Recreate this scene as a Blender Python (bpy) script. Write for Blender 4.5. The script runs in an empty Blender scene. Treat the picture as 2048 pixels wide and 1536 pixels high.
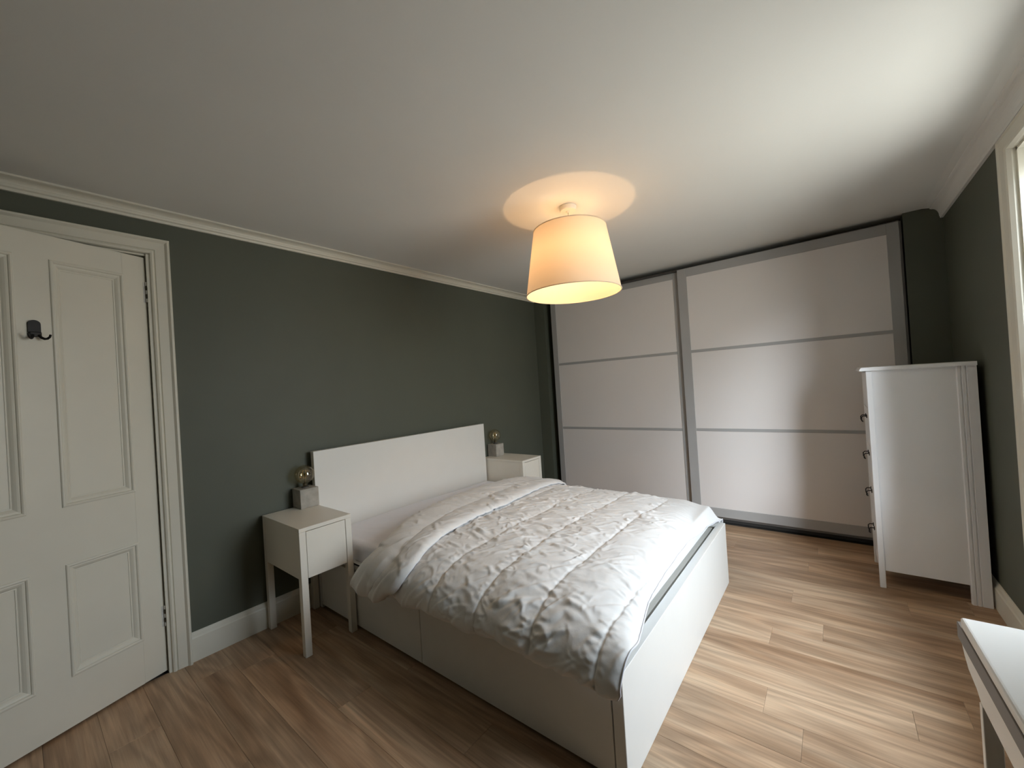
import bpy, bmesh, math, random
import numpy as np
from mathutils import Vector, Matrix

random.seed(7)
S = bpy.context.scene
COL = S.collection
PI = math.pi

# ------------------------------------------------------------------ camera
# Axes: X runs along the green headboard wall towards the wardrobe, Y points
# at the headboard wall, Z is up; metres.
YAW, PITCH, ROLL, FPX = 0.6737, 0.0066, -0.0636, 801.8
fw = Vector((math.cos(YAW) * math.cos(PITCH), math.sin(YAW) * math.cos(PITCH), math.sin(PITCH)))
rt = Vector((math.sin(YAW), -math.cos(YAW), 0))
up = rt.cross(fw)
rt2 = rt * math.cos(ROLL) + up * math.sin(ROLL)
up2 = -rt * math.sin(ROLL) + up * math.cos(ROLL)
cd = bpy.data.cameras.new('camera')
cam = bpy.data.objects.new('camera', cd)
COL.objects.link(cam)
cam.matrix_world = Matrix(((rt2.x, up2.x, -fw.x, -1.2035), (rt2.y, up2.y, -fw.y, -2.6903),
                           (rt2.z, up2.z, -fw.z, 1.3367), (0, 0, 0, 1)))
cd.sensor_fit = 'HORIZONTAL'
cd.sensor_width = 36.0
cd.lens = 36.0 * FPX / 2048.0
cd.clip_start = 0.02
S.camera = cam

# ------------------------------------------------------------------ exposure, sky, daylight
S.view_settings.view_transform = 'Standard'
S.view_settings.look = 'None'
S.view_settings.gamma = 1.0
S.view_settings.use_curve_mapping = False
S.view_settings.exposure = 0.20

WINDOWS = ((0.20, 1.355),)                              # the window in the right wall (X range of the clear opening)
WIN_Z0, WIN_Z1 = 0.58, 2.17
SKY = 8.0
w = bpy.data.worlds.new('overcast_sky')
S.world = w
w.use_nodes = True
nt = w.node_tree
nt.nodes.clear()
wo = nt.nodes.new('ShaderNodeOutputWorld')
bg = nt.nodes.new('ShaderNodeBackground')
tc = nt.nodes.new('ShaderNodeTexCoord')
sp = nt.nodes.new('ShaderNodeSeparateXYZ')
rp = nt.nodes.new('ShaderNodeValToRGB')
# overcast sky, about three times brighter overhead than at the horizon, over darker ground
for i, (p, c) in enumerate(((0.0, (0.56, 0.56, 0.53)), (0.49, (0.64, 0.64, 0.61)), (0.51, (0.80, 0.83, 0.84)), (0.75, (1.30, 1.47, 1.68)), (1.0, (1.85, 2.12, 2.48)))):
    e = rp.color_ramp.elements[i] if i < 2 else rp.color_ramp.elements.new(p)
    e.position = p
    e.color = (*c, 1)
mr = nt.nodes.new('ShaderNodeMapRange')
mr.inputs[1].default_value, mr.inputs[2].default_value = -1, 1
nt.links.new(tc.outputs['Generated'], sp.inputs[0])
nt.links.new(sp.outputs['Z'], mr.inputs[0])
nt.links.new(mr.outputs[0], rp.inputs[0])
nt.links.new(rp.outputs[0], bg.inputs[0])
bg.inputs[1].default_value = SKY
nt.links.new(bg.outputs[0], wo.inputs[0])

# hazy sun behind thin cloud: a very soft, broad source off to the camera side of the window
SUN_AZ, SUN_EL = math.radians(23), math.radians(25)
sl = bpy.data.lights.new('hazy_sun', 'SUN')
sl.energy = 7.5
sl.angle = math.radians(40)
sl.color = (0.90, 0.97, 1.06)
so = bpy.data.objects.new('hazy_sun', sl)
so.rotation_euler = Vector((math.cos(SUN_AZ) * math.cos(SUN_EL), math.sin(SUN_AZ) * math.cos(SUN_EL), -math.sin(SUN_EL))).to_track_quat('-Z', 'Y').to_euler()
so.location = (-2, -6, 4)
COL.objects.link(so)

for x0, x1 in WINDOWS:                                     # portals guide the sky sampling through the windows
    pl = bpy.data.lights.new('window_portal', 'AREA')
    pl.shape = 'RECTANGLE'
    pl.size = x1 - x0
    pl.size_y = WIN_Z1 - WIN_Z0
    pl.cycles.is_portal = True
    po = bpy.data.objects.new('window_portal', pl)
    po.location = ((x0 + x1) / 2, -3.475, (WIN_Z0 + WIN_Z1) / 2)
    po.rotation_euler = (PI / 2, 0, 0)
    COL.objects.link(po)

# ------------------------------------------------------------------ helpers
def M(name, col, rough=0.5, bump=0.0, bscale=60, var=0.0, vscale=6, spec=0.5, metal=0.0, sheen=0.0):
    m = bpy.data.materials.new(name)
    m.use_nodes = True
    n, l = m.node_tree.nodes, m.node_tree.links
    b = n['Principled BSDF']
    b.inputs['Base Color'].default_value = (*col, 1)
    b.inputs['Roughness'].default_value = rough
    b.inputs['Specular IOR Level'].default_value = spec
    b.inputs['Metallic'].default_value = metal
    if sheen:
        b.inputs['Sheen Weight'].default_value = sheen
    t = n.new('ShaderNodeTexCoord')
    if var:
        no = n.new('ShaderNodeTexNoise')
        no.inputs['Scale'].default_value = vscale
        no.inputs['Detail'].default_value = 5
        r = n.new('ShaderNodeValToRGB')
        r.color_ramp.elements[0].position, r.color_ramp.elements[1].position = 0.3, 0.7
        r.color_ramp.elements[0].color = (*[c * (1 - var) for c in col], 1)
        r.color_ramp.elements[1].color = (*[min(1, c * (1 + var)) for c in col], 1)
        l.new(t.outputs['Object'], no.inputs['Vector'])
        l.new(no.outputs['Fac'], r.inputs[0])
        l.new(r.outputs[0], b.inputs['Base Color'])
    if bump:
        no = n.new('ShaderNodeTexNoise')
        no.inputs['Scale'].default_value = bscale
        no.inputs['Detail'].default_value = 4
        bp = n.new('ShaderNodeBump')
        bp.inputs['Strength'].default_value = bump
        bp.inputs['Distance'].default_value = 0.002
        l.new(t.outputs['Object'], no.inputs['Vector'])
        l.new(no.outputs['Fac'], bp.inputs['Height'])
        l.new(bp.outputs[0], b.inputs['Normal'])
    return m


WHITE = (0.80, 0.79, 0.76)
mat = dict(
    green=M('sage_green_wall_paint', (0.102, 0.110, 0.083), 0.55, 0.12, 220, 0.04, 3, 0.35),
    ceil=M('ceiling_paint', (0.79, 0.785, 0.745), 0.8, 0.1, 90, 0.015, 2, 0.2),
    gloss=M('white_gloss_woodwork', (0.75, 0.72, 0.615), 0.38, 0.10, 35, 0.02, 5, 0.4),
    white=M('white_lacquer', (0.80, 0.785, 0.735), 0.32, 0.02, 200, 0.01, 8, 0.4),
    foil=M('white_foil_board', (0.80, 0.765, 0.675), 0.38, 0.03, 180, 0.01, 8, 0.4),
    chest=M('white_painted_wood', (0.84, 0.84, 0.84), 0.38, 0.06, 80, 0.01, 8, 0.4),
    panel=M('warm_white_door_panel', (0.76, 0.72, 0.69), 0.55, 0.03, 120, 0.01, 3, 0.3),
    frame=M('grey_door_frame', (0.40, 0.395, 0.385), 0.5, 0.02, 120, 0.02, 4, 0.35),
    dark=M('dark_recess_board', (0.06, 0.055, 0.05), 0.6),
    carcass=M('wardrobe_carcass', (0.30, 0.29, 0.28), 0.5),
    sheet=M('white_cotton_sheet', (0.80, 0.80, 0.84), 0.9, 0.15, 300, 0.01, 5, 0.15, 0, 0.2),
    duvet=M('white_cotton_duvet', (0.80, 0.79, 0.765), 0.85, 0.25, 90, 0.02, 9, 0.2, 0, 0.25),
    concrete=M('concrete', (0.41, 0.385, 0.335), 0.85, 0.5, 70, 0.16, 22, 0.2),
    black=M('black_metal', (0.008, 0.007, 0.0065), 0.42, 0.05, 80, 0, 1, 0.3),
    hinge=M('painted_hinge', (0.62, 0.60, 0.55), 0.45, 0.2, 60, 0.12, 60),
    brass=M('hinge_pin', (0.10, 0.085, 0.06), 0.4, 0, 1, 0, 1, 0.5, 0.7),
    plastic=M('white_plastic', (0.82, 0.79, 0.72), 0.4, 0.02, 100),
    taupe=M('taupe_rail', (0.135, 0.112, 0.09), 0.5, 0.03, 100, 0.04, 12),
    concrete_top=M('lamp_socket', (0.10, 0.09, 0.08), 0.5, 0.05, 60),
    hall=M('hall_plaster', (0.35, 0.34, 0.31), 0.8, 0.05, 50),
)


def glass(name, col, mix, rough=0.02, smoke=0.0):
    m = bpy.data.materials.new(name)
    m.use_nodes = True
    n, l = m.node_tree.nodes, m.node_tree.links
    n.clear()
    o = n.new('ShaderNodeOutputMaterial')
    t = n.new('ShaderNodeBsdfTransparent')
    t.inputs[0].default_value = (*col, 1)
    g = n.new('ShaderNodeBsdfGlossy')
    g.inputs['Roughness'].default_value = rough
    lw = n.new('ShaderNodeLayerWeight')
    lw.inputs[0].default_value = mix
    x = n.new('ShaderNodeMixShader')
    if smoke:                                             # mirrored, smoked glass reflects at every angle
        lw.inputs[0].default_value = 0.35
        mp = n.new('ShaderNodeMapRange')
        mp.inputs[3].default_value, mp.inputs[4].default_value = smoke, smoke + 0.16
        l.new(lw.outputs['Facing'], mp.inputs[0])
        l.new(mp.outputs[0], x.inputs[0])
        g.inputs[0].default_value = (1.0, 0.95, 0.84, 1)
    else:
        l.new(lw.outputs['Fresnel'], x.inputs[0])
    l.new(t.outputs[0], x.inputs[1])
    l.new(g.outputs[0], x.inputs[2])
    l.new(x.outputs[0], o.inputs[0])
    return m


mat['pane'] = glass('window_glass', (0.97, 0.98, 0.98), 0.1)
mat['bulb'] = glass('smoked_bulb_glass', (0.93, 0.88, 0.76), 0.10, 0.02, 0.14)
mat['clear'] = glass('clear_bulb_glass', (0.98, 0.97, 0.95), 0.05)


def emit(name, col, s):
    m = bpy.data.materials.new(name)
    m.use_nodes = True
    b = m.node_tree.nodes['Principled BSDF']
    b.inputs['Base Color'].default_value = (*col, 1)
    b.inputs['Emission Color'].default_value = (*col, 1)
    b.inputs['Emission Strength'].default_value = s
    return m


mat['glow'] = emit('warm_glowing_bulb', (1.0, 0.72, 0.38), 6)


def shade_mat():
    m = bpy.data.materials.new('cream_shade_fabric')
    m.use_nodes = True
    n, l = m.node_tree.nodes, m.node_tree.links
    n.clear()
    o = n.new('ShaderNodeOutputMaterial')
    d = n.new('ShaderNodeBsdfDiffuse')
    t = n.new('ShaderNodeBsdfTranslucent')
    x = n.new('ShaderNodeMixShader')
    tc = n.new('ShaderNodeTexCoord')
    no = n.new('ShaderNodeTexNoise')
    no.inputs['Scale'].default_value = 160
    bp = n.new('ShaderNodeBump')
    bp.inputs['Strength'].default_value = 0.15
    bp.inputs['Distance'].default_value = 0.001
    l.new(tc.outputs['Object'], no.inputs['Vector'])
    l.new(no.outputs['Fac'], bp.inputs['Height'])
    l.new(bp.outputs[0], d.inputs['Normal'])
    d.inputs[0].default_value = (0.90, 0.84, 0.69, 1)
    t.inputs[0].default_value = (0.74, 0.60, 0.43, 1)
    x.inputs[0].default_value = 0.31
    l.new(d.outputs[0], x.inputs[1])
    l.new(t.outputs[0], x.inputs[2])
    l.new(x.outputs[0], o.inputs[0])
    return m


mat['shade'] = shade_mat()


def wood_mat():
    m = bpy.data.materials.new('oak_plank')
    m.use_nodes = True
    n, l = m.node_tree.nodes, m.node_tree.links
    b = n['Principled BSDF']
    tc = n.new('ShaderNodeTexCoord')
    oi = n.new('ShaderNodeObjectInfo')
    off = n.new('ShaderNodeVectorMath')
    off.operation = 'SCALE'
    off.inputs[0].default_value = (7.3, 19.1, 3.7)
    l.new(oi.outputs['Random'], off.inputs['Scale'])
    add = n.new('ShaderNodeVectorMath')
    l.new(tc.outputs['Object'], add.inputs[0])
    l.new(off.outputs[0], add.inputs[1])

    def noise(scale, det, rgh=0.55, dist=0.0):
        mp = n.new('ShaderNodeMapping')
        mp.inputs['Scale'].default_value = scale
        t = n.new('ShaderNodeTexNoise')
        t.inputs['Scale'].default_value = 1.0
        t.inputs['Detail'].default_value = det
        t.inputs['Roughness'].default_value = rgh
        t.inputs['Distortion'].default_value = dist
        l.new(add.outputs[0], mp.inputs[0])
        l.new(mp.outputs[0], t.inputs['Vector'])
        return t.outputs['Fac']
    broad = noise((9, 0.9, 1), 3, 0.5, 0.6)          # wide soft bands
    fine = noise((95, 2.6, 1), 5, 0.65, 0.3)         # pores
    ringn = noise((5.5, 0.75, 1), 2, 0.45, 0.2)      # contour lines -> cathedral figure
    mul = n.new('ShaderNodeMath'); mul.operation = 'MULTIPLY'; mul.inputs[1].default_value = 60
    sn = n.new('ShaderNodeMath'); sn.operation = 'SINE'
    l.new(ringn, mul.inputs[0]); l.new(mul.outputs[0], sn.inputs[0])
    r1 = n.new('ShaderNodeValToRGB')
    r1.color_ramp.elements[0].position, r1.color_ramp.elements[1].position = 0.28, 0.72
    r1.color_ramp.elements[0].color = (0.345, 0.207, 0.116, 1)
    r1.color_ramp.elements[1].color = (0.67, 0.482, 0.318, 1)
    e = r1.color_ramp.elements.new(0.5); e.color = (0.51, 0.338, 0.209, 1)
    l.new(broad, r1.inputs[0])
    r2 = n.new('ShaderNodeMapRange')
    r2.inputs[1].default_value, r2.inputs[2].default_value = 0.3, 0.75
    r2.inputs[3].default_value, r2.inputs[4].default_value = 0.70, 1.13
    l.new(fine, r2.inputs[0])
    r3 = n.new('ShaderNodeMapRange')
    r3.inputs[1].default_value, r3.inputs[2].default_value = -1, 1
    r3.inputs[3].default_value, r3.inputs[4].default_value = 0.84, 1.06
    l.new(sn.outputs[0], r3.inputs[0])
    rnd = n.new('ShaderNodeMapRange')
    rnd.inputs[3].default_value, rnd.inputs[4].default_value = 0.86, 1.12
    l.new(oi.outputs['Random'], rnd.inputs[0])
    m1 = n.new('ShaderNodeMath'); m1.operation = 'MULTIPLY'
    m2 = n.new('ShaderNodeMath'); m2.operation = 'MULTIPLY'
    l.new(r2.outputs[0], m1.inputs[0]); l.new(r3.outputs[0], m1.inputs[1])
    l.new(m1.outputs[0], m2.inputs[0]); l.new(rnd.outputs[0], m2.inputs[1])
    vm = n.new('ShaderNodeVectorMath'); vm.operation = 'SCALE'
    l.new(r1.outputs[0], vm.inputs[0]); l.new(m2.outputs[0], vm.inputs['Scale'])
    l.new(vm.outputs[0], b.inputs['Base Color'])
    b.inputs['Roughness'].default_value = 0.42
    b.inputs['Specular IOR Level'].default_value = 0.4
    bp = n.new('ShaderNodeBump')
    bp.inputs['Strength'].default_value = 0.12
    bp.inputs['Distance'].default_value = 0.001
    l.new(fine, bp.inputs['Height'])
    l.new(bp.outputs[0], b.inputs['Normal'])
    return m


mat['oak'] = wood_mat()


class MB:
    """Collects shapes into one bmesh, then links it as one object."""
    def __init__(self):
        self.b = bmesh.new()

    def box(self, x0, x1, y0, y1, z0, z1, bev=0.0, seg=2):
        vs = [self.b.verts.new((x, y, z)) for z in (z0, z1) for y in (y0, y1) for x in (x0, x1)]
        fs = [self.b.faces.new([vs[i] for i in q]) for q in
              ((0, 2, 3, 1), (4, 5, 7, 6), (0, 1, 5, 4), (2, 6, 7, 3), (1, 3, 7, 5), (0, 4, 6, 2))]
        if bev:
            es = list({e for f in fs for e in f.edges})
            bmesh.ops.bevel(self.b, geom=es, offset=bev, segments=seg, profile=0.6, affect='EDGES')
        return self

    def prism(self, pts, axis, a0, a1):
        """Extrude a closed 2-D outline along an axis (0, 1 or 2)."""
        def P(p, a):
            q = [p[0], p[1]]
            q.insert(axis, a)
            return q
        A = [self.b.verts.new(P(p, a0)) for p in pts]
        B = [self.b.verts.new(P(p, a1)) for p in pts]
        k = len(pts)
        for i in range(k):
            self.b.faces.new((A[i], A[(i + 1) % k], B[(i + 1) % k], B[i]))
        self.b.faces.new(A[::-1])
        self.b.faces.new(B)
        return self

    def lathe(self, prof, c=(0, 0, 0), n=48, cap=True):
        rings = []
        for r, z in prof:
            rings.append([self.b.verts.new((c[0] + r * math.cos(2 * PI * i / n), c[1] + r * math.sin(2 * PI * i / n), c[2] + z))
                          for i in range(n)] if r > 1e-6 else [self.b.verts.new((c[0], c[1], c[2] + z))])
        for a, d in zip(rings, rings[1:]):
            for i in range(n):
                j = (i + 1) % n
                if len(a) == 1 and len(d) > 1:
                    self.b.faces.new((a[0], d[j], d[i]))
                elif len(d) == 1 and len(a) > 1:
                    self.b.faces.new((a[i], a[j], d[0]))
                elif len(a) > 1:
                    self.b.faces.new((a[i], a[j], d[j], d[i]))
        return self

    def tube(self, pts, r, n=10, closed=False, rs=None):
        pts = [Vector(p) for p in pts]
        k = len(pts)
        rings = []
        prev = None
        for i, p in enumerate(pts):
            a = pts[(i - 1) % k] if closed or i else p
            c = pts[(i + 1) % k] if closed or i < k - 1 else p
            t = (c - a).normalized()
            u = prev - t * prev.dot(t) if prev else t.orthogonal()
            u.normalize()
            prev = u
            v = t.cross(u)
            q = rs[i] if rs else r
            rings.append([self.b.verts.new(p + (u * math.cos(2 * PI * j / n) + v * math.sin(2 * PI * j / n)) * q) for j in range(n)])
        for i in range(k if closed else k - 1):
            a, c = rings[i], rings[(i + 1) % k]
            for j in range(n):
                self.b.faces.new((a[j], a[(j + 1) % n], c[(j + 1) % n], c[j]))
        if not closed:
            self.b.faces.new(rings[0][::-1])
            self.b.faces.new(rings[-1])
        return self

    def ring(self, x0, x1, z0, z1, prof, sides='LRTB'):
        """Mitred picture-frame moulding in the local XZ plane; prof = [(inset, y)]."""
        loops = []
        for ins, y in prof:
            loops.append([self.b.verts.new(p) for p in ((x0 + ins, y, z0 + ins), (x1 - ins, y, z0 + ins),
                                                        (x1 - ins, y, z1 - ins), (x0 + ins, y, z1 - ins))])
        for a, c in zip(loops, loops[1:]):
            for i in range(4):
                j = (i + 1) % 4
                self.b.faces.new((a[i], a[j], c[j], c[i]))
        return self

    def build(self, name, m, parent=None, loc=(0, 0, 0), rot=(0, 0, 0), smooth=False, mod=None):
        bmesh.ops.recalc_face_normals(self.b, faces=self.b.faces)
        me = bpy.data.meshes.new(name)
        self.b.to_mesh(me)
        self.b.free()
        me.materials.append(m)
        if smooth:
            for p in me.polygons:
                p.use_smooth = True
        o = bpy.data.objects.new(name, me)
        COL.objects.link(o)
        o.location = loc
        o.rotation_euler = rot
        if parent:
            o.parent = parent
        return o


def box(name, m, x0, x1, y0, y1, z0, z1, parent=None, bev=0.0, seg=2):
    return MB().box(x0, x1, y0, y1, z0, z1, bev, seg).build(name, m, parent)


def thing(name, label, cat, loc=(0, 0, 0), rz=0, group=None):
    o = bpy.data.objects.new(name, None)
    o.empty_display_size = 0.1
    COL.objects.link(o)
    o.location = loc
    o.rotation_euler = (0, 0, rz)
    o['label'] = label
    o['category'] = cat
    if group:
        o['group'] = group
    return o


def struct(o, label=None):
    o['kind'] = 'structure'
    if label:
        o['label'] = label
    return o


def children(o):
    return [c for c in bpy.data.objects if c.parent == o]


def copy_tree(o, parent=None):
    c = o.copy()
    COL.objects.link(c)
    if parent:
        c.parent = parent
    for ch in children(o):
        copy_tree(ch, c)
    return c


# ------------------------------------------------------------------ room shell
XN, XB, YL, YR, ZC = -1.95, 2.69, 0.015, -3.32, 2.362      # near wall, wardrobe wall, headboard wall, window wall, ceiling
HING = Vector((-0.748, 0.022, 0.0))                        # door hinge line

floor = struct(box('floor', mat['dark'], XN, XB + 0.75, YR, YL + 0.12, -0.06, -0.006))
floor['label'] = 'light oak plank floor'
PW, PL, X0 = 0.16, 1.22, 1.229
first = {0: -2.585, -1: -2.378, -2: -3.02, -3: -2.86, -4: -2.407, 5: -2.497, 9: -2.08, 4: -3.2, -10: -0.955, -9: -1.56, -11: -0.30}
meshes = {}
for r in range(-20, 14):
    xa, xb = X0 + r * PW, X0 + (r + 1) * PW
    xa, xb = max(xa, XN), min(xb, XB + 0.02)
    if xb - xa < 0.01:
        continue
    b0 = first.get(r, -0.2 - ((r * 0.417) % 1) * PL)
    y = b0 + math.ceil((YL - b0) / PL) * PL
    while y > YR:
        ya, yb = max(y - PL, YR), min(y, YL)
        if yb - ya > 0.01:
            key = (round(xb - xa, 3), round(yb - ya, 3))
            cx, cy = (xa + xb) / 2, (ya + yb) / 2
            if key not in meshes:
                hx, hy = (xb - xa) / 2 - 0.0003, (yb - ya) / 2 - 0.0003
                t = MB()
                B = [t.b.verts.new(p) for p in ((-hx, -hy, -.006), (hx, -hy, -.006), (hx, hy, -.006), (-hx, hy, -.006))]
                Cc = [t.b.verts.new(p) for p in ((-hx, -hy, -.0007), (hx, -hy, -.0007), (hx, hy, -.0007), (-hx, hy, -.0007))]
                hx -= .0009; hy -= .0009
                T = [t.b.verts.new(p) for p in ((-hx, -hy, 0), (hx, -hy, 0), (hx, hy, 0), (-hx, hy, 0))]
                for i in range(4):
                    j = (i + 1) % 4
                    t.b.faces.new((B[i], B[j], Cc[j], Cc[i])); t.b.faces.new((Cc[i], Cc[j], T[j], T[i]))
                t.b.faces.new(T)
                o = t.build('plank', mat['oak'], floor, (cx, cy, 0))
                meshes[key] = o.data
            else:
                o = bpy.data.objects.new('plank', meshes[key])
                COL.objects.link(o)
                o.parent = floor
                o.location = (cx, cy, 0)
        y -= PL

struct(box('ceiling', mat['ceil'], XN - 0.1, XB + 0.8, YR - 0.4, YL + 0.15, ZC, ZC + 0.12), 'white plaster ceiling')
# headboard wall with the doorway
t = MB()
t.box(-0.745, XB + 0.8, YL, YL + 0.13, 0, ZC)
t.box(XN - 0.1, -1.60, YL, YL + 0.13, 0, ZC)
t.box(-1.60, -0.745, YL, YL + 0.13, 2.125, ZC)
struct(t.build('wall_left', mat['green']), 'sage green wall behind the bed')
t = MB()
t.box(XN - 0.2, -0.2, YL + 1.0, YL + 1.1, -0.06, ZC + .12)
t.box(XN - 0.2, XN - 0.1, YL, YL + 1.0, -0.06, ZC + .12)
t.box(-0.3, -0.2, YL + .13, YL + 1.0, -0.06, ZC + .12)
t.box(XN - 0.1, -0.3, YL + .12, YL + 1.0, -0.06, -0.005)
t.box(XN - 0.1, -0.3, YL + .13, YL + 1.0, ZC, ZC + .12)
struct(t.build('wall_hall', mat['hall']))
# window wall with its opening
t = MB()
YW = -3.47
edge = XN - 0.1
for x0, x1 in sorted(WINDOWS):
    t.box(edge, x0, YW, YR, 0, ZC)
    t.box(x0, x1, YW, YR, 0, WIN_Z0)
    t.box(x0, x1, YW, YR, WIN_Z1, ZC)
    edge = x1
t.box(edge, XB + 0.8, YW, YR, 0, ZC)
struct(t.build('wall_right', mat['green']), 'sage green window wall')
# wardrobe wall: two green returns either side of a deep alcove
t = MB()
t.box(XB, XB + 0.75, -0.122, YL, 0, ZC)
t.box(XB, XB + 0.75, YR, -3.128, 0, ZC)
t.box(XB + 0.70, XB + 0.8, YR, YL, 0, ZC)
struct(t.build('wall_back', mat['green']), 'sage green wall around the wardrobe alcove')
struct(box('wall_near', mat['green'], XN - 0.1, XN, YR, YL, 0, ZC))

# skirting boards (moulded top)
def skirting(name, axis, a0, a1, face, out, h, t, zb=0.0):
    pts = [(face, zb), (face + out * t, zb), (face + out * t, h * 0.80), (face + out * t * 0.75, h * 0.84), (face + out * t * 0.6, h * 0.93),
           (face + out * t * 0.25, h * 0.985), (face, h)]
    if axis == 0:
        o = MB().prism(pts, 0, a0, a1)
    else:
        o = MB().prism(pts, 1, a0, a1)
    return struct(o.build(name, mat['gloss']))
skirting('baseboard_left', 0, -0.657, XB, YL, -1, 0.150, 0.016, 0.0)
skirting('baseboard_right', 0, WINDOWS[0][1] + 0.157, XB, YR, 1, 0.135, 0.020)
skirting('baseboard_near', 0, XN, WINDOWS[0][0] - 0.157, YR, 1, 0.135, 0.020)

# cornice along the headboard wall, stepped and coved
pts = [(YL, 2.307), (YL - .012, 2.307), (YL - .014, 2.318), (YL - .022, 2.322), (YL - .024, 2.332)]
for i in range(6):
    a = i / 5 * PI / 2
    pts.append((YL - .026 - .034 * (1 - math.cos(a)), 2.334 + .018 * math.sin(a)))
pts += [(YL - .066, 2.354), (YL - .066, ZC + .001), (YL, ZC + .001)]
struct(MB().prism(pts, 0, XN, XB).build('trim_1', mat['gloss']), 'white moulded cornice over the green wall')
# coving over the window
pts = [(YR, 2.275), (YR + .014, 2.275), (YR + .016, 2.287)]
for i in range(9):
    a = i / 8 * PI / 2
    pts.append((YR + .018 + .034 * (1 - math.cos(a)), 2.290 + .055 * math.sin(a)))
pts += [(YR + .060, 2.349), (YR + .061, 2.355), (YR + .10, ZC + .001), (YR, ZC + .001)]
struct(MB().prism(pts, 0, XN, XB).build('trim_2', mat['ceil']), 'white coving over the window wall')

# ------------------------------------------------------------------ door casing
def arch_casing(mb, x0, x1, zt, prof, zb=0.0, kz=1.0):
    """Mitred architrave round three sides of an opening; prof = [(inset from the outer edge, y)]."""
    loops = [[mb.b.verts.new(p) for p in ((x1 - i, y, zb), (x1 - i, y, zt - i * kz), (x0 + i, y, zt - i * kz), (x0 + i, y, zb))] for i, y in prof]
    for a, c in zip(loops, loops[1:]):
        for i in range(3):
            mb.b.faces.new((a[i], a[i + 1], c[i + 1], c[i]))
    for i in (0, 3):
        mb.b.faces.new([l[i] for l in loops])
    return mb
case = arch_casing(MB(), -1.690, -0.655, 2.214, [(0, YL), (0, YL - .028), (.004, YL - .034), (.011, YL - .034), (.017, YL - .027), (.020, YL - .023),
        (.058, YL - .021), (.061, YL - .016), (.064, YL - .022), (.071, YL - .025), (.078, YL - .022), (.081, YL - .014), (.081, YL)])
struct(case.build('trim_3', mat['gloss']), 'white moulded door casing')
t = MB()
t.box(-0.748, -0.729, YL - 0.012, YL + .13, 0, 2.130)
t.box(-1.615, -1.598, YL - 0.002, YL + .13, 0, 2.130)
t.box(-1.600, -0.745, YL - 0.002, YL + .13, 2.122, 2.131)
struct(t.build('trim_4', mat['gloss']), 'white door lining')

# ------------------------------------------------------------------ door (local x runs away from the hinge, +y faces the room)
door = struct(bpy.data.objects.new('door_1', None), 'white painted four-panel door standing ajar')
COL.objects.link(door)
door.location = HING
door.rotation_euler = (0, 0, math.atan2(-0.318, -0.948))
DW, DH, DT = 0.80, 2.113, 0.040
zs = [(0.012, 0.222), (0.692, 0.945), (2.005, DH)]          # rails
xs = [(0.003, 0.098), (0.346, 0.458), (0.706, DW)]          # stiles
cols_ = ((0.098, 0.346), (0.458, 0.706))
rows = ((0.222, 0.692), (0.945, 2.005))
for i, (a, b_) in enumerate(xs):
    if i == 1:
        for r0, r1 in rows:
            box('stile', mat['gloss'], a, b_, -DT, 0, r0, r1, door)
    else:
        box('stile', mat['gloss'], a, b_, -DT, 0, zs[0][0], DH, door, 0.002)
for a, b_ in zs:
    box('rail', mat['gloss'], xs[0][1], xs[2][0], -DT, 0, a, b_, door)
for c0, c1 in cols_:
    for r0, r1 in rows:
        box('panel', mat['gloss'], c0, c1, -0.030, -0.013, r0, r1, door)
        # bolection moulding: proud bead, quirk, ogee falling to the sunk panel
        prof = [(-0.004, -0.001), (-0.004, 0.003), (-0.001, 0.0055), (0.004, 0.006), (0.008, 0.0035), (0.010, -0.001), (0.0125, -0.0005),
                (0.018, -0.002), (0.024, -0.006), (0.029, -0.0105), (0.031, -0.0100), (0.034, -0.0105), (0.0345, -0.014)]
        MB().ring(c0, c1, r0, r1, prof).build('moulding', mat['gloss'], door)
for z in (1.934, 0.288):
    h = MB()
    h.box(0.0035, 0.016, -0.002, 0.0008, z - 0.052, z + 0.052, 0.0005, 1)
    hg = h.build('hinge', mat['hinge'], door)
    for k in range(5):
        zz = z - 0.05 + k * 0.021
        MB().lathe([(0, 0), (.0066, 0), (.0074, .001), (.0074, .0175), (.0066, .0185), (0, .0185)], (0.0015, 0.0065, zz), 16).build(
            'knuckle', mat['hinge'] if k % 2 == 0 else mat['brass'], hg, smooth=False)

# double coat hook screwed to the door
hook = thing('coat_hook', 'black double coat hook on the middle of the white door', 'hook')
hook.location = HING + Vector((-0.948 * 0.405, -0.318 * 0.405, 1.706))
hook.rotation_euler = (0, 0, math.atan2(-0.318, -0.948))
pts = [(-.0185, -.034), (.0185, -.034), (.0185, .018)]
for i in range(1, 12):
    a = i / 12 * PI
    pts.append((.0185 * math.cos(a), .018 + .016 * math.sin(a)))
pts.append((-.0185, .018))
MB().prism([(x, z) for x, z in pts], 1, 0.0006, 0.0080).build('back_plate', mat['black'], hook)
box('base_bar', mat['black'], -.0175, .0175, .0080, .0170, -.037, -.016, hook, 0.003)
for sx in (-1, 1):
    c = ((.009, .014, -.030), (.013, .022, -.040), (.019, .031, -.046), (.025, .038, -.045), (.030, .043, -.038), (.032, .045, -.028))
    p = []
    for i in range(len(c) - 1):
        for k in range(4):
            t_ = k / 4
            p.append(tuple((c[i][j] * (1 - t_) + c[i + 1][j] * t_) * (sx if j == 0 else 1) for j in range(3)))
    p.append((c[-1][0] * sx, c[-1][1], c[-1][2]))
    MB().tube(p, .004, 10, rs=[.0056 - .0020 * i / (len(p) - 1) for i in range(len(p))]).build('hook_arm', mat['black'], hook, smooth=True)

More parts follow.
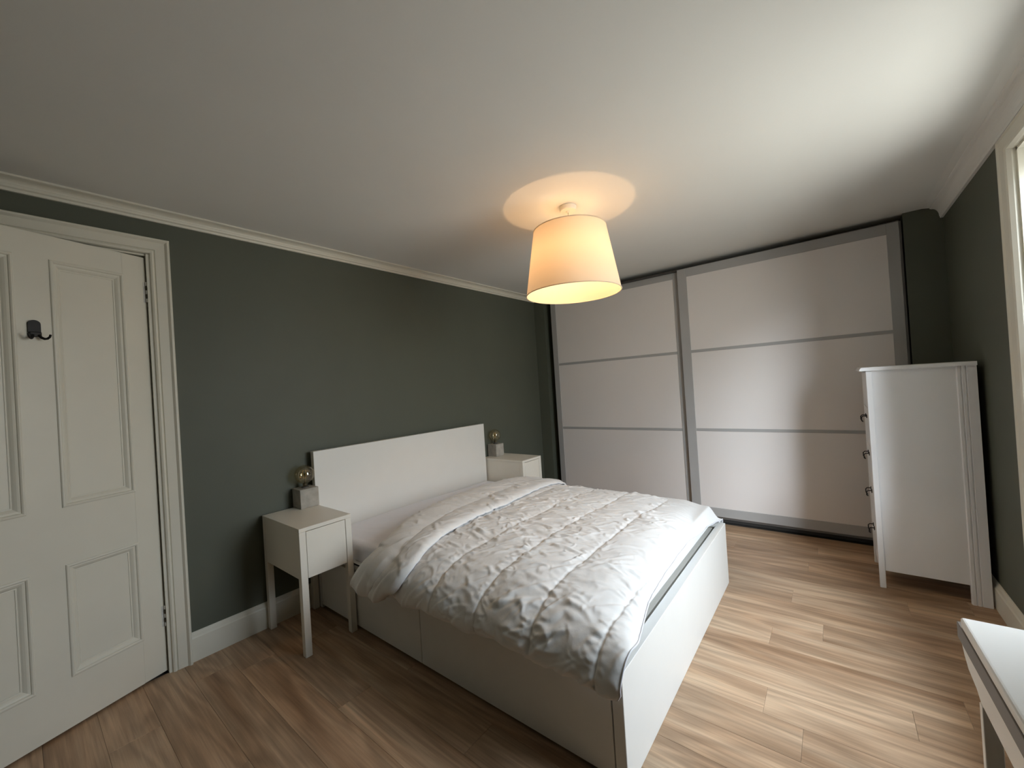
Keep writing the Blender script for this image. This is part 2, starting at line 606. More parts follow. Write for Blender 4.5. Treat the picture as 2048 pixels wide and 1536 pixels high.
# ------------------------------------------------------------------ window (right wall, mostly out of the frame)
def window(name, WIN_X0, WIN_X1):
    win = struct(bpy.data.objects.new(name, None), 'white sash window' + (' between the desk and the chest of drawers'))
    COL.objects.link(win)
    CW = 0.155
    t = arch_casing(MB(), WIN_X0 - CW, WIN_X1 + CW, WIN_Z1 + 0.090,
                    [(0, YR), (0, YR + .020), (.006, YR + .024), (.014, YR + .024), (.022, YR + .019), (.112, YR + .017), (.117, YR + .026),
                     (.130, YR + .031), (.143, YR + .028), (.155, YR + .016), (.155, YR)], kz=0.58)
    t.build('casing', mat['gloss'], win)
    t = MB()
    t.box(WIN_X1 - .012, WIN_X1, YW, YR + .004, WIN_Z0, WIN_Z1)
    t.box(WIN_X0, WIN_X0 + .012, YW, YR + .004, WIN_Z0, WIN_Z1)
    t.box(WIN_X0, WIN_X1, YW, YR + .004, WIN_Z1 - .012, WIN_Z1)
    t.build('reveal', mat['gloss'], win)
    box('sill', mat['gloss'], WIN_X0 + .002, WIN_X1 - .002, YW, YR + .012, WIN_Z0 - .03, WIN_Z0, win, 0.006)
    box('apron_panel', mat['gloss'], WIN_X0 + .002, WIN_X1 - .002, YR - .01, YR + .010, 0.0, WIN_Z0 - .032, win, 0.002)
    zm = (WIN_Z0 + WIN_Z1) / 2
    for z0, z1, y in ((WIN_Z0, zm + .02, -3.405), (zm - .02, WIN_Z1 - .012, -3.438)):
        t = MB()
        x0, x1 = WIN_X0 + .012, WIN_X1 - .012
        t.box(x0, x0 + .05, y - .015, y + .015, z0, z1)
        t.box(x1 - .05, x1, y - .015, y + .015, z0, z1)
        t.box(x0, x1, y - .015, y + .015, z0, z0 + .05)
        t.box(x0, x1, y - .015, y + .015, z1 - .045, z1)
        sash = t.build('sash', mat['gloss'], win)
        box('pane', mat['pane'], x0 + .045, x1 - .045, y - .002, y + .002, z0 + .045, z1 - .04, sash)
window('window_1', *WINDOWS[0])

# ------------------------------------------------------------------ wardrobe with two sliding doors
XF = 2.674
wd = thing('wardrobe', 'large built-in wardrobe with grey framed warm white sliding doors', 'wardrobe')
t = MB()
t.box(XF + .072, XB + .66, -0.215, -0.195, 0.0, 2.300)
t.box(XF + .030, XB + .66, -3.120, -3.106, 0.0, 2.318)
t.box(XF + .072, XB + .66, -3.106, -0.215, 2.28, 2.300)
t.box(XF + .072, XB + .66, -3.106, -0.215, 0.03, 0.05)
t.box(XB + .64, XB + .66, -3.106, -0.215, 0.0, 2.300)
t.build('carcass', mat['carcass'], wd)
box('plinth', mat['dark'], XF + .085, XF + .10, -3.10, -0.215, 0.0, 0.064, wd)
box('top_track', mat['dark'], XF + .004, XF + .078, -3.105, -0.215, 2.303, 2.318, wd)

def slide_door(xf, ya, yb, zb, zt, lw, rw, tw, bw, mids):
    """ya > yb: left and right edges seen from the room."""
    d = bpy.data.objects.new('door', None)
    COL.objects.link(d)
    d.parent = wd
    T = 0.030
    t = MB()
    t.box(xf, xf + T, ya - lw, ya, zb, zt, 0.0015, 1)
    t.box(xf, xf + T, yb, yb + rw, zb, zt, 0.0015, 1)
    t.box(xf, xf + T, yb + rw, ya - lw, zt - tw, zt, 0.0015, 1)
    t.box(xf, xf + T, yb + rw, ya - lw, zb, zb + bw, 0.0015, 1)
    t.build('frame', mat['frame'], d)
    ed = [zb + bw] + mids + [zt - tw]
    for i in range(len(ed) - 1):
        z0 = ed[i] + (0.012 if i else 0)
        z1 = ed[i + 1] - (0.012 if i < len(mids) else 0)
        box('panel', mat['panel'], xf + .006, xf + .018, yb + rw - .002, ya - lw + .002, z0, z1, d)
    for z in mids:
        box('glazing_bar', mat['frame'], xf + .002, xf + .018, yb + rw, ya - lw, z - .0125, z + .0125, d, 0.001, 1)
slide_door(XF + .038, -0.200, -1.640, 0.069, 2.308, 0.064, 0.07, 0.062, 0.075, [0.833, 1.554])
slide_door(XF, -1.622, -3.106, 0.069, 2.312, 0.078, 0.066, 0.076, 0.077, [0.841, 1.552])

# ------------------------------------------------------------------ bed
BW = 1.617
YH, YFO = -0.060, -2.106
bed = thing('bed', 'white double bed frame with tall plain headboard and drawers below', 'bed', (BW / 2, -1.05, 0))
def bb(name, x0, x1, y0, y1, z0, z1, bev=0.0015, m='white', par=None):
    o = MB().box(x0 - BW / 2, x1 - BW / 2, y0 + 1.05, y1 + 1.05, z0, z1, bev, 1).build(name, mat[m], par or bed)
    return o
bb('headboard', 0, BW, YH, -0.022, 0.0, 1.0)
bb('footboard', 0, BW, YFO, YFO + 0.040, 0.0, 0.380)
for s in (0, 1):
    xa, xb = (0.002, 0.022) if s == 0 else (BW - 0.022, BW - 0.002)
    bb('side_rail', xa - (0 if s else 0.0), xb, YFO + .040, YH, 0.342, 0.380)
    bb('rail_ledge', xa if s == 0 else xa - .05, xb + (.05 if s == 0 else 0), YFO + .040, YH, 0.366, 0.3795)
    bb('inner_board', xa + .030 if s == 0 else xa - .014, xb + .030 if s == 0 else xb - .034, YFO + .040, YH, 0.045, 0.342, 0, 'foil')
    for ya, yb in ((YFO + .046, -1.0625), (-1.0595, YH - .005)):
        x0, x1 = (0.002, 0.018) if s == 0 else (BW - .018, BW - .002)
        bb('drawer_front', x0, x1, ya, yb, 0.020, 0.326)
bb('slat_base', 0.06, BW - .06, YFO + .06, YH - .02, 0.335, 0.362, 0, 'foil')

# ------------------------------------------------------------------ numpy noise
rng = np.random.RandomState(11)
PERM = rng.permutation(4096)
GRAD = rng.rand(4096) * 2 * np.pi
def pn(x, y, seed=0):
    xi, yi = np.floor(x).astype(int), np.floor(y).astype(int)
    xf, yf = x - xi, y - yi
    u, v = xf ** 3 * (xf * (xf * 6 - 15) + 10), yf ** 3 * (yf * (yf * 6 - 15) + 10)
    def g(a, b):
        h = PERM[(a + PERM[(b + seed * 131) & 4095]) & 4095]
        return np.cos(GRAD[h]), np.sin(GRAD[h])
    def d(a, b, dx, dy):
        gx, gy = g(a, b)
        return gx * dx + gy * dy
    n00, n10 = d(xi, yi, xf, yf), d(xi + 1, yi, xf - 1, yf)
    n01, n11 = d(xi, yi + 1, xf, yf - 1), d(xi + 1, yi + 1, xf - 1, yf - 1)
    return (n00 * (1 - u) + n10 * u) * (1 - v) + (n01 * (1 - u) + n11 * u) * v
def fbm(x, y, o=3, seed=0):
    r, a = 0, 1.0
    for k in range(o):
        r = r + a * pn(x * 2 ** k, y * 2 ** k, seed + k)
        a *= 0.5
    return r
def ss(a, b, x):
    t = np.clip((x - a) / (b - a), 0, 1)
    return t * t * (3 - 2 * t)

def grid_mesh(name, Pn, m, parent=None, loc=(0, 0, 0)):
    a, b, _ = Pn.shape
    me = bpy.data.meshes.new(name)
    idx = np.arange(a * b).reshape(a, b)
    q = np.stack([idx[:-1, :-1], idx[1:, :-1], idx[1:, 1:], idx[:-1, 1:]], -1).reshape(-1, 4)
    me.vertices.add(a * b)
    me.vertices.foreach_set('co', (Pn - np.array(loc)).reshape(-1).astype(np.float32))
    me.loops.add(q.size)
    me.loops.foreach_set('vertex_index', q.reshape(-1).astype(np.int32))
    me.polygons.add(len(q))
    me.polygons.foreach_set('loop_start', (np.arange(len(q)) * 4).astype(np.int32))
    me.polygons.foreach_set('loop_total', np.full(len(q), 4, np.int32))
    me.polygons.foreach_set('use_smooth', np.ones(len(q), bool))
    me.update()
    me.validate()
    me.materials.append(m)
    o = bpy.data.objects.new(name, me)
    COL.objects.link(o)
    o.location = loc
    if parent:
        o.parent = parent
    return o

# ------------------------------------------------------------------ mattress in its fitted sheet
MX0, MX1, MY0, MY1, MZ0, MZ1 = 0.026, BW - 0.030, -2.034, -0.068, 0.382, 0.482
nx, ny = 150, 180
U, V = np.meshgrid(np.linspace(0, 1, nx), np.linspace(0, 1, ny), indexing='ij')
def wrap(t, L, H, r):
    """Section of a slab: up one side, across, down the other (t in 0..1)."""
    arc = r * PI / 2
    tot = 2 * (H - r) + 2 * arc + (L - 2 * r)
    d = t * tot
    x, z = np.zeros_like(d), np.zeros_like(d)
    a = H - r
    k = d < a
    x[k], z[k] = 0, d[k]
    k = (d >= a) & (d < a + arc)
    p = (d[k] - a) / r
    x[k], z[k] = r - r * np.cos(p), H - r + r * np.sin(p)
    b = a + arc + L - 2 * r
    k = (d >= a + arc) & (d < b)
    x[k], z[k] = r + d[k] - a - arc, H
    k = (d >= b) & (d < b + arc)
    p = (d[k] - b) / r
    x[k], z[k] = L - r + r * np.sin(p), H - r + r * np.cos(p)
    k = d >= b + arc
    x[k], z[k] = L, H - r - (d[k] - b - arc)
    return x, z
H = MZ1 - MZ0
tx = np.linspace(0, 1, nx); ty = np.linspace(0, 1, ny)
xx, zx = wrap(tx, MX1 - MX0, H, 0.04)
yy, zy = wrap(ty, MY1 - MY0, H, 0.055)
X = MX0 + np.repeat(xx[:, None], ny, 1)
Y = MY0 + np.repeat(yy[None], nx, 0)
Z = MZ0 + np.minimum(np.repeat(zx[:, None], ny, 1), np.repeat(zy[None], nx, 0))
top = ss(MZ1 - .02, MZ1, Z)
dx, dy = X - 0.1, Y + 0.08
ang = np.arctan2(dy, dx)
rad = np.hypot(dx, dy)
wr = 0.0045 * pn(ang * 9, rad * 1.6, 3) * ss(0.05, 0.3, rad) * np.exp(-rad * 1.3)
wr += 0.004 * pn(X * 1.5 + 3, Y * 16, 9) * np.exp(-(Y + 0.5) ** 2 * 6)
wr += 0.003 * fbm(X * 4, Y * 5, 2, 5)
Z = Z - 0.040 * ss(-1.80, -2.00, Y) * top + (wr - 0.028 * ss(0.7, 1.62, X)*ss(-1.0,-0.1,Y)) * top
mt = grid_mesh('mattress', np.stack([X, Y, Z], -1), mat['sheet'])
mt['label'] = 'mattress in a white fitted sheet lying on the white bed'
mt['category'] = 'mattress'

# ------------------------------------------------------------------ quilted duvet, head end folded back
def path(ctrl, n):
    """Smooth curve through control points, resampled evenly by arc length."""
    c = np.array(ctrl, float)
    k = len(c)
    out = []
    P0 = np.vstack([2 * c[0] - c[1], c, 2 * c[-1] - c[-2]])
    for i in range(1, k):
        t = np.linspace(0, 1, 40, endpoint=False)[:, None]
        a, b, d, e = P0[i - 1], P0[i], P0[i + 1], P0[i + 2]
        out.append(0.5 * ((2 * b) + (-a + d) * t + (2 * a - 5 * b + 4 * d - e) * t ** 2 + (-a + 3 * b - 3 * d + e) * t ** 3))
    out.append(c[-1][None])
    o = np.vstack(out)
    L = np.r_[0, np.cumsum(np.linalg.norm(np.diff(o, axis=0), axis=1))]
    s = np.linspace(0, L[-1], n)
    return np.stack([np.interp(s, L, o[:, j]) for j in range(o.shape[1])], -1), s
sec, sarc = path([(-0.085, 0.345), (-0.089, 0.375), (-0.082, 0.412), (-0.060, 0.452), (-0.020, 0.488), (0.04, 0.518), (0.12, 0.540), (0.3, 0.556), (0.8, 0.561),
                  (1.25, 0.552), (1.46, 0.536), (1.56, 0.514), (1.625, 0.466), (1.652, 0.390), (1.658, 0.300)], 420)
NS = len(sec)
tan = np.gradient(sec, axis=0)
tan /= np.linalg.norm(tan, axis=1)[:, None]
nrm = np.stack([-tan[:, 1], tan[:, 0]], -1)          # outward / upward normal (x, z)
sx_, sz_ = sec[:, 0], sec[:, 1]
side = ss(0.10, -0.06, sx_)                          # 1 on the hanging left side
low = ss(0.47, 0.335, sz_) * (sx_ < 0.5)
# head-end fold line, hem of the folded flap, foot-end hem, all as functions of the section
xs_ = np.array([-0.066, -0.06, -0.03, 0.03, 0.10, 0.25, 0.55, 0.95, 1.35, 1.60, 1.67])
ye = np.interp(sx_, [0.0, 0.10, 0.25, 0.55, 0.95, 1.30, 1.66], [-0.760, -0.730, -0.655, -0.570, -0.520, -0.530, -0.56])
yh_ = np.interp(sx_, [0.0, 0.10, 0.25, 0.5, 0.8, 1.25, 1.66], [-1.075, -1.050, -1.010, -0.980, -0.985, -0.935, -0.93])
k = sx_ < 0.0
ye[k] = np.interp(sz_[k], [0.335, 0.36, 0.42, 0.46, 0.50], [-0.605, -0.633, -0.690, -0.730, -0.765])
yh_[k] = np.interp(sz_[k], [0.345, 0.356, 0.375, 0.40, 0.45, 0.50], [-0.850, -0.930, -0.985, -1.020, -1.060, -1.080])
def sm(a, n=9):
    p = np.pad(a, n, mode='edge')
    return np.convolve(p, np.ones(2 * n + 1) / (2 * n + 1), 'valid')
ye, yh_ = sm(ye), sm(yh_)
yfoot = np.interp(sx_, [-0.08, 0.0, 0.05, 0.15, 0.33, 0.6, 1.0, 1.4, 1.62], [-2.135, -2.150, -2.145, -2.118, -2.082, -2.070, -2.058, -2.060, -2.085])
yfoot = sm(yfoot) + 0.006 * pn(sarc * 7, sarc * 0 + 3.3, 2)
yfoot += 0.05 * ss(0.385, 0.345, sz_) * (sx_ < 0)      # rounded corner
NA, NB, NC = 380, 16, 110
TA = np.linspace(0, 1, NA)[None, :]
Yg = np.concatenate([yfoot[:, None] + (ye - 0.012 - yfoot)[:, None] * TA,
                     np.repeat(ye[:, None], NB, 1) - 0.012 + 0.026 * np.sin(np.linspace(0, PI, NB + 2)[1:-1])[None],
                     (ye - 0.012)[:, None] + (yh_ - ye + 0.012)[:, None] * np.linspace(0, 1, NC)[None]], 1)
RISE = 0.027
Off = np.concatenate([np.zeros((NS, NA)), np.repeat((RISE * (1 - np.cos(np.linspace(0, PI, NB + 2)[1:-1])) / 2)[None], NS, 0),
                      RISE + np.zeros((NS, NC))], 1)
isf = np.concatenate([np.zeros(NA), np.ones(NB), np.ones(NC)])[None, :] * np.ones((NS, 1))   # 1 on the flap
tot = NA + NB + NC
Sg = np.repeat(sarc[:, None], tot, 1)
Xs, Zs = np.repeat(sx_[:, None], tot, 1), np.repeat(sz_[:, None], tot, 1)
Nx, Nz = np.repeat(nrm[:, 0][:, None], tot, 1), np.repeat(nrm[:, 1][:, None], tot, 1)
tf = np.concatenate([np.zeros(NA), np.zeros(NB), np.linspace(0, 1, NC)])[None, :] * np.ones((NS, 1))
# fabric relief -------------------------------------------------
warp = 0.020 * pn(Sg * 3, Yg * 3, 21)
q_main = (Yg + 1.255 + warp) / 0.2655                       # quilting seams every 27 cm
near_seam = np.abs(q_main - np.round(q_main)) * 0.2655
puff = 0.0125 * (np.abs(np.sin(q_main * PI)) ** 0.5 - 0.6) - 0.003 * np.exp(-(near_seam / 0.005) ** 2)
w1 = pn(Sg * 2.3, Yg * 2.3, 4); w2 = pn(Sg * 5, Yg * 5, 8); w3 = pn(Sg * 11, Yg * 11, 19)
sg2 = Sg + 0.05 * w2
gath = 0.0026 * pn(sg2 * 30 + 3 * w1, Yg * 6, 31) * np.exp(-near_seam / 0.045) * (0.6 + 0.8 * ss(-.2, .3, w1))
# creases: many short soft ridges laid on the cloth one by one, on a raster of the flat fabric
RES = 0.004
GS, GY = int(sarc[-1] / RES) + 8, int(2.4 / RES)
crease = np.zeros((GS, GY))
def stroke(cs, cy, ang, L, wdt, amp, bend):
    h = L * 0.75 + 4 * wdt
    i0, i1 = max(int((cs - h) / RES), 0), min(int((cs + h) / RES) + 1, GS)
    j0, j1 = max(int((cy - h) / RES), 0), min(int((cy + h) / RES) + 1, GY)
    if i1 <= i0 or j1 <= j0:
        return
    a, b = np.meshgrid(np.arange(i0, i1) * RES - cs, np.arange(j0, j1) * RES - cy, indexing='ij')
    u = a * math.cos(ang) + b * math.sin(ang)
    v = -a * math.sin(ang) + b * math.cos(ang) + bend * (u * u / L - L * .1)
    env = np.clip(1 - (2 * u / L) ** 2, 0, 1) ** 1.5
    prof = np.exp(-np.where(v > 0, v / wdt, v / (wdt * 1.9)) ** 2) - 0.35 * np.exp(-((v - 2.1 * wdt) / (1.2 * wdt)) ** 2)
    crease[i0:i1, j0:j1] += amp * env * prof
rs = np.random.RandomState(5)
smax = sarc[-1]
for k in range(560):                                   # long fine pulls, diagonal across the bed
    stroke(rs.rand() * smax, rs.rand() * 2.3, -0.72 + rs.normal() * .22, rs.uniform(.12, .34), rs.uniform(.004, .008), rs.uniform(.0014, .0042), rs.normal() * .25)
for k in range(760):                                   # folds running from seam to seam
    stroke(rs.rand() * smax, rs.rand() * 2.3, PI / 2 + rs.normal() * .42, rs.uniform(.06, .20), rs.uniform(.006, .013), rs.uniform(.0016, .0048), rs.normal() * .5)
for k in range(1300):                                  # small crumples
    stroke(rs.rand() * smax, rs.rand() * 2.3, rs.rand() * PI, rs.uniform(.03, .09), rs.uniform(.003, .007), rs.uniform(.0006, .0018), rs.normal() * .8)
for k in range(700):                                   # puckers pulled into the stitching
    q = rs.randint(0, 5)
    stroke(rs.rand() * smax, 2.4 + (-1.255 - .2655 * (q - 1)) + rs.choice([-1, 1]) * rs.uniform(.015, .035), PI / 2 + rs.normal() * .35,
           rs.uniform(.03, .075), rs.uniform(.004, .007), rs.uniform(.0012, .0032), rs.normal() * .4)
def sample(S_, Y_):
    x = np.clip(S_ / RES, 0, GS - 1.001); y = np.clip((Y_ + 2.4) / RES, 0, GY - 1.001)
    i, j = x.astype(int), y.astype(int)
    fx, fy = x - i, y - j
    return (crease[i, j] * (1 - fx) + crease[i + 1, j] * fx) * (1 - fy) + (crease[i, j + 1] * (1 - fx) + crease[i + 1, j + 1] * fx) * fy
creases = 1.35 * sample(Sg, np.where(isf > .5, Yg + 0.17, Yg)) * (0.7 + 0.5 * ss(-.3, .3, w1))
fine = 0.0012 * fbm(Sg * 24, Yg * 28, 2, 81)
big = 0.009 * pn(Sg * 2.4, Yg * 2.8, 91) + 0.005 * pn(Sg * 6 + .5 * w2, Yg * 8, 92)
hang = np.repeat((side * (0.5 + 0.5 * low))[:, None], tot, 1)
fold_side = 0.012 * pn(Yg * 10 + 1.2 * pn(Sg * 3, Yg * 3, 5), Sg * 2.2, 101) * hang
D = np.where(isf > .5, 0.75 * creases + 0.5 * fine + 0.010 * (np.abs(np.sin(np.clip(tf, 0, 1) * PI * 2.0 * 0.92)) ** 0.6 - .4) + 0.4 * big
             + 0.006 * pn(sg2 * 20, tf * 2.5, 111) * np.exp(-np.abs(tf - 0.53) / 0.16) + fold_side * 0.9,
             puff + gath + creases + fine + big + fold_side)
# hem envelopes: thin towards every free edge
eg = np.ones((NS, tot))
tA = np.concatenate([np.linspace(0, 1, NA), np.ones(NB + NC)])[None, :]
foot = np.exp(-(tA * 1.5) / 0.018)
eg *= 1 - 0.55 * foot
flap_end = np.exp(-(1 - tf) * 0.42 / 0.016) * (isf > .5)
D = D * eg - 0.020 * flap_end * (isf > .5) - 0.012 * foot
lo_edge = np.exp(-(Sg) / 0.014)
D -= 0.012 * lo_edge
# the foot end sinks towards the footboard; the hem wobbles
yd = Yg - np.repeat(yfoot[:, None], tot, 1)
drop = 0.075 * np.exp(-yd / 0.075) * np.repeat(ss(-0.05, 0.12, sx_)[:, None], tot, 1) * (isf < .5)
drop += 0.032 * ss(0.16, 0.0, yd) * np.repeat(ss(0.9, 1.50, sx_)[:, None], tot, 1) * (isf < .5)
drop += 0.035 * ss(0.6, 0.0, yd) * np.repeat(ss(0.9, 1.55, sx_)[:, None], tot, 1) * (isf < .5)
hemz = np.interp(Yg, [-2.157, -2.131, -2.09, -2.017, -1.962, -1.892, -1.80, -1.747, -1.617, -1.474, -1.31, -1.195, -1.037, -0.954, -0.835, -0.79, -0.62],
                 [.006, -.020, -.014, .008, .014, .016, -.004, .014, .023, -.001, .010, .008, -.019, -.002, -.035, -.029, -.020])
wob = (hemz + 0.008 * pn(Yg * 11, Yg * 0 + .5, 7)) * np.repeat(low[:, None], tot, 1)
under = (0.02 * (isf > .5)) * np.repeat(low[:, None], tot, 1)
Px = Xs + Nx * (Off + D) + 0.008 * np.repeat(side[:, None], tot, 1) * pn(Yg * 6, Sg * 4, 13)
Pz = Zs + Nz * (Off + D) - drop + wob
Py = Yg + 0.006 * pn(Sg * 4, Yg * 4, 17)
Px = np.where((Px > -0.016) & (Pz < 0.42) & (Xs < .3) & (Yg > -2.09), np.minimum(Px, -0.016), Px)   # stay outside the side rail
# clear of the mattress, rail and footboard
def softmax(a, b, k):
    h = np.clip(0.5 + 0.5 * (a - b) / k, 0, 1)
    return b * (1 - h) + a * h + k * h * (1 - h)
clr = 0.380 + 0.020 + (MZ1 + 0.024 - 0.022 * ss(-1.86, -2.0, Py) - 0.400) * ss(-0.012, 0.05, Px) * ss(1.645, 1.590, Px) * ss(-2.088, -2.014, Py)
inn = (Px > -0.006) & (Px < BW + .016)
Pz = np.where(inn, softmax(Pz, clr + 0.012 * (isf > .5), 0.012), Pz)
dv = grid_mesh('duvet', np.stack([Px, Py, Pz], -1), mat['duvet'])
dv['label'] = 'crumpled white quilted duvet spread over the bed, head end folded back'
dv['category'] = 'duvet'
sol = dv.modifiers.new('thickness', 'SOLIDIFY')
sol.thickness = 0.005
sol.offset = -1
# piping along the flap hem and the foot hem
def piping(P, r=0.0028):
    MB().tube([tuple(p) for p in P], r, 6).build('piping', mat['sheet'], dv, smooth=True)
PP = np.stack([Px, Py, Pz], -1)
piping(PP[::3, -1] + np.array([0, -0.001, 0.0015]))
piping(PP[::3, 0] + np.array([0, -0.002, 0.001]))

# ------------------------------------------------------------------ nightstands
def nightstand(x, label):
    W, D_, H_ = 0.288, 0.484, 0.667
    n = thing('nightstand', label, 'nightstand', (x + W / 2, -0.248, 0), 0, 'white nightstands either side of the bed')
    x0, x1, y0, y1, L = -W / 2, W / 2, -D_ / 2, D_ / 2, 0.034
    MB().box(x0, x1, y0, y1, H_ - .020, H_, .0012, 1).build('top', mat['foil'], n)
    for a, b_ in ((x0, y0), (x1 - L, y0), (x0, y1 - L), (x1 - L, y1 - L)):
        MB().box(a, a + L, b_, b_ + L, 0, H_ - .0205, .0012, 1).build('leg', mat['foil'], n)
    for a in (x0 + .002, x1 - .014):
        MB().box(a, a + .012, y0 + L, y1 - L, .400, H_ - .0205).build('side_panel', mat['foil'], n)
    MB().box(x0 + L, x1 - L, y1 - .014, y1 - .002, .400, H_ - .0205).build('back_panel', mat['foil'], n)
    MB().box(x0 + L, x1 - L, y0 + .02, y1 - .015, .404, .416).build('bottom_panel', mat['foil'], n)
    MB().box(x0 + L + .0025, x1 - L - .0025, y0 + .001, y0 + .018, .400, H_ - .0235, .001, 1).build('drawer_front', mat['foil'], n)
    return n
nightstand(-0.2945, 'white bedside table nearer the door, left of the headboard')
nightstand(1.632, 'white bedside table nearer the wardrobe, half hidden behind the duvet')

# ------------------------------------------------------------------ bedside lamps: concrete cube with a bare globe bulb
def cube_lamp(x, y, label, rz=0.0):
    l = thing('table_lamp', label, 'lamp', (x, y, 0.6675), rz, 'concrete cube lamps on the bedside tables')
    a = 0.0565
    MB().box(-a, a, -a, a, 0, 0.117, 0.004, 2).build('base', mat['concrete'], l)
    sk = MB().lathe([(0, .1172), (.021, .1172), (.021, .1225), (.017, .124), (0, .124)], n=32).build('socket', mat['concrete_top'], l)
    R, zc = 0.0575, 0.117 + 0.083
    prof = [(0.0135, .1245), (0.0135, .139)]
    a0 = math.asin(0.0165 / R)
    for i in range(25):
        t = a0 + (PI - a0) * i / 24
        prof.append((max(R * math.sin(t), 0), zc - R * math.cos(t)))
    bl = MB().lathe(prof, n=40).build('bulb', mat['bulb'], l, smooth=True)
    MB().lathe([(0, .124), (.0128, .124), (.0128, .141), (.006, .147), (.004, .150), (.0035, .175), (0, .177)], n=20).build('bulb_cap', mat['brass'], bl, smooth=True)
    f = MB()
    for k in range(4):
        t = k * PI / 2 + .4
        c, s_ = math.cos(t), math.sin(t)
        f.tube([(.004 * c, .004 * s_, .173), (.010 * c, .010 * s_, .182), (.013 * c, .013 * s_, .221), (.004 * c, .004 * s_, .226)], .0012, 6)
    f.build('filament', mat['filament'], bl)
    return l
mat['filament'] = M('amber_filament', (0.75, 0.50, 0.16), 0.35, 0, 1, 0, 1, 0.5)
cube_lamp(-0.060, -0.0555, 'concrete cube lamp with clear globe bulb left of the headboard')
cube_lamp(1.778, -0.052, 'concrete cube lamp with clear globe bulb right of the headboard')

# ------------------------------------------------------------------ tall narrow chest of drawers
cx0, cx1, cyb, cyf = 2.000, 2.414, -3.291, -2.847
ch = thing('chest_of_drawers', 'tall white chest of drawers with black handles beside the window wall', 'chest of drawers', ((cx0 + cx1) / 2, (cyf + cyb) / 2, 0))
ox, oy = (cx0 + cx1) / 2, (cyf + cyb) / 2
def cb(name, x0, x1, y0, y1, z0, z1, bev=0.0, par=None, m='chest', seg=1):
    return MB().box(x0 - ox, x1 - ox, y0 - oy, y1 - oy, z0, z1, bev, seg).build(name, mat[m], par or ch)
for x0, x1, s in ((cx0, cx0 + .022, 0), (cx1 - .022, cx1, 1)):
    cb('front_leg', x0, x1, cyf - .028, cyf, 0, 1.295, .002)
    # rear leg with reeded grooves on its outer face
    xo = x0 if s == 0 else x1
    sg = 1 if s == 0 else -1
    pr = [(xo + sg * .022, cyb), (xo, cyb), (xo, cyb + .036)]
    yy0 = cyb + .036
    for k in range(2):
        pr += [(xo + sg * .0045, yy0 + .0015), (xo + sg * .0045, yy0 + .005), (xo, yy0 + .0065), (xo, yy0 + .018)]
        yy0 += .018
    pr += [(xo + sg * .006, yy0 + .004), (xo + sg * .022, yy0 + .004)]
    MB().prism([(a - ox, b_ - oy) for a, b_ in pr], 2, 0, 1.295).build('rear_leg', mat['chest'], ch)
    px = (cx0 + .006, cx0 + .018) if s == 0 else (cx1 - .018, cx1 - .006)
    cb('side_panel', px[0], px[1], cyb + .06, cyf - .028, .104, 1.295)
cb('back_panel', cx0 + .022, cx1 - .022, cyb + .004, cyb + .010, .10, 1.295)
pts = [(cyb - oy, 1.295), (cyf + .028 - oy, 1.295), (cyf + .028 - oy, 1.303), (cyf + .020 - oy, 1.316), (cyb - oy, 1.316)]
MB().prism(pts, 0, cx0 - .014 - ox, cx1 + .014 - ox).build('top', mat['chest'], ch)
cb('bottom_rail', cx0 + .022, cx1 - .022, cyf - .02, cyf - .004, .10, .125)
zz = [.128, .362, .598, .835, 1.070, 1.292]
for i in range(5):
    d = cb('drawer', cx0 + .024, cx1 - .024, cyf - .018, cyf - .001, zz[i], zz[i + 1] - .005, .002)
    cb('drawer_box', cx0 + .03, cx1 - .03, cyb + .02, cyf - .018, zz[i] + .02, zz[i + 1] - .03, 0, d)
    if i < 4:
        zc = zz[i] + .168
        xm = ox
        h = MB()
        h.tube([(-.040, cyf - oy - .001, zc + .006), (-.040, cyf - oy + .018, zc + .006), (-.040, cyf - oy + .026, zc - .002), (-.036, cyf - oy + .026, zc - .024),
                (-.030, cyf - oy + .020, zc - .030), (.030, cyf - oy + .020, zc - .030), (.036, cyf - oy + .026, zc - .024), (.040, cyf - oy + .026, zc - .002),
                (.040, cyf - oy + .018, zc + .006), (.040, cyf - oy - .001, zc + .006)], .0030, 8)
        h.build('handle', mat['black'], d, smooth=True)
        for sx in (-.040, .040):
            MB().box(sx - .008, sx + .008, cyf - oy - .001, cyf - oy + .003, zc - .006, zc + .016, .001, 1).build('handle_rose', mat['black'], d)

# ------------------------------------------------------------------ desk in front of the window
dk = thing('desk', 'white desk with grey-brown front rail, only its corner in view at lower right', 'desk', (0.171, -2.894, 0), math.atan2(-0.03, -1) - PI)
LX = 1.00                                                  # local -x runs towards the camera side, +y into the room
def db(name, x0, x1, y0, y1, z0, z1, m, bev=0.0, seg=2):
    return MB().box(x0, x1, y0, y1, z0, z1, bev, seg).build(name, mat[m], dk)
db('top', -LX, 0.0, -.385, 0.0, .706, .730, 'white', .006, 3)
db('front_rail', -LX - .03, .028, -.030, .001, .668, .7055, 'taupe', .001, 1)
MB().prism([(-LX + .01, .604), (-.112, .604), (-.088, .617), (-.032, .627), (-.006, .644), (.016, .6675), (-LX + .01, .6675)], 1, -.024, -.002).build('apron', mat['white'], dk)
db('back_rail', -LX + .01, -.012, -.380, -.360, .604, .7055, 'white', .001, 1)
db('end_rail', -.030, -.012, -.360, -.030, .604, .7055, 'white', .001, 1)
db('end_rail', -LX + .01, -LX + .028, -.360, -.030, .604, .7055, 'white', .001, 1)
for x in (-.128, -LX + .11):
    for y in (-.027, -.375):
        db('leg', x, x + .018, y, y + .027, 0, .604, 'white', .001, 1)

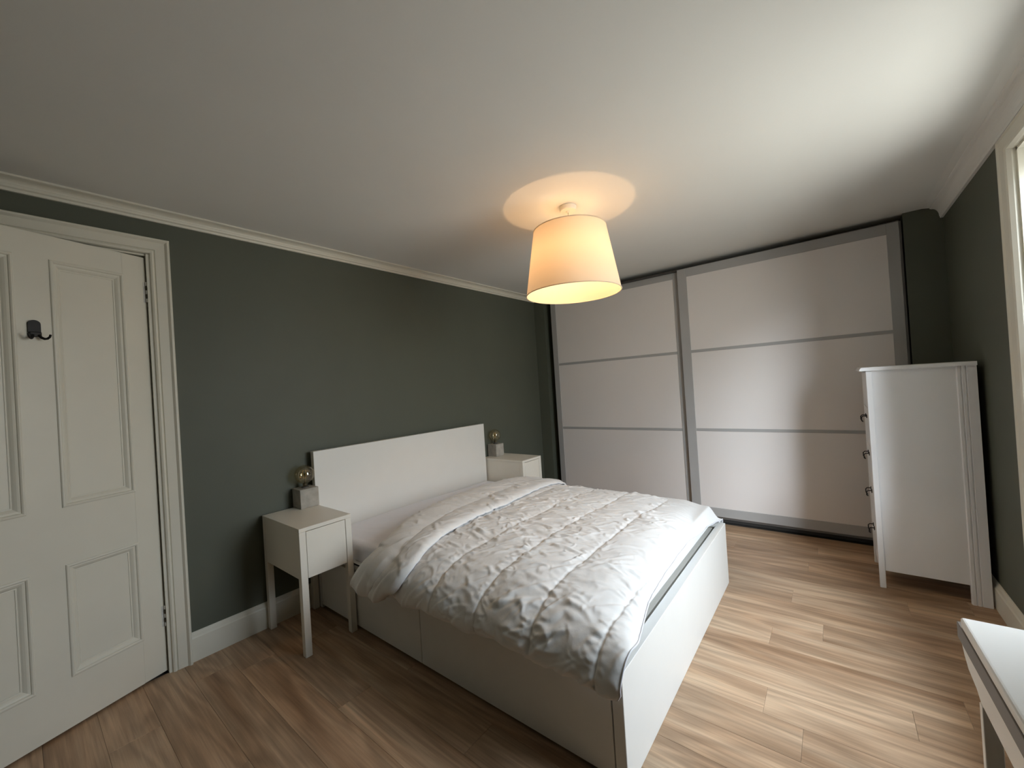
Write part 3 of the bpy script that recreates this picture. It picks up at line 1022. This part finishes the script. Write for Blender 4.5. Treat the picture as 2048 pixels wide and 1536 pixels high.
# ------------------------------------------------------------------ pendant lamp
PX_, PY_ = 0.858, -1.543
pd = thing('pendant_lamp', 'large cream drum pendant lamp glowing warm below the ceiling', 'pendant lamp', (PX_, PY_, 0))
MB().lathe([(0, ZC), (.046, ZC), (.050, ZC - .004), (.047, ZC - .022), (.044, ZC - .027), (.012, ZC - .029), (.006, ZC - .036), (0, ZC - .036)], n=40).build('ceiling_rose', mat['plastic'], pd, smooth=False)
MB().tube([(0, 0, ZC - .030), (0, 0, 2.115)], .0028, 8).build('flex', mat['plastic'], pd, smooth=True)
MB().lathe([(0, 2.125), (.016, 2.125), (.019, 2.110), (.019, 2.085), (.016, 2.075), (0, 2.075)], n=24).build('lamp_holder', mat['plastic'], pd, smooth=False)
ZB, ZT, RB, RT_ = 1.853, 2.222, 0.272, 0.209
sh = MB().lathe([(RB, ZB), (RB + (RT_ - RB) * .33, ZB + (ZT - ZB) * .33), (RB + (RT_ - RB) * .66, ZB + (ZT - ZB) * .66), (RT_, ZT)], n=96).build('lamp_shade', mat['shade'], pd, smooth=True)
for r, z in ((RB, ZB), (RT_, ZT)):
    MB().tube([(r * math.cos(2 * PI * i / 96), r * math.sin(2 * PI * i / 96), z) for i in range(96)], .0028, 8, True).build('shade_rim', mat['shade'], sh, smooth=True)
t = MB()
for k in range(3):
    a = k * 2 * PI / 3 + .3
    t.tube([(.02 * math.cos(a), .02 * math.sin(a), 2.085), (RT_ * math.cos(a), RT_ * math.sin(a), ZT - .02)], .0018, 6)
t.build('spider', mat['plastic'], pd)
ZBU = 2.066
prof = [(0.013, .042), (.014, .034)]
for i in range(16):
    a = PI * (.12 + .88 * i / 15)
    prof.append((.029 * math.sin(a), .029 * math.cos(a)))
pb = MB().lathe(prof, (0, 0, ZBU), 32).build('bulb', mat['clear'], pd, smooth=True)
MB().tube([(.006 * math.cos(i * PI / 6), .006 * math.sin(i * PI / 6), ZBU - .004) for i in range(12)], .0012, 6, True).build('filament', mat['glow'], pb)
lp = bpy.data.lights.new('pendant_bulb', 'POINT')
lp.energy = 8.3
lp.color = (1.0, 0.61, 0.32)
lp.shadow_soft_size = 0.016
lo = bpy.data.objects.new('pendant_bulb', lp)
COL.objects.link(lo)
lo.location = (PX_, PY_, ZBU)
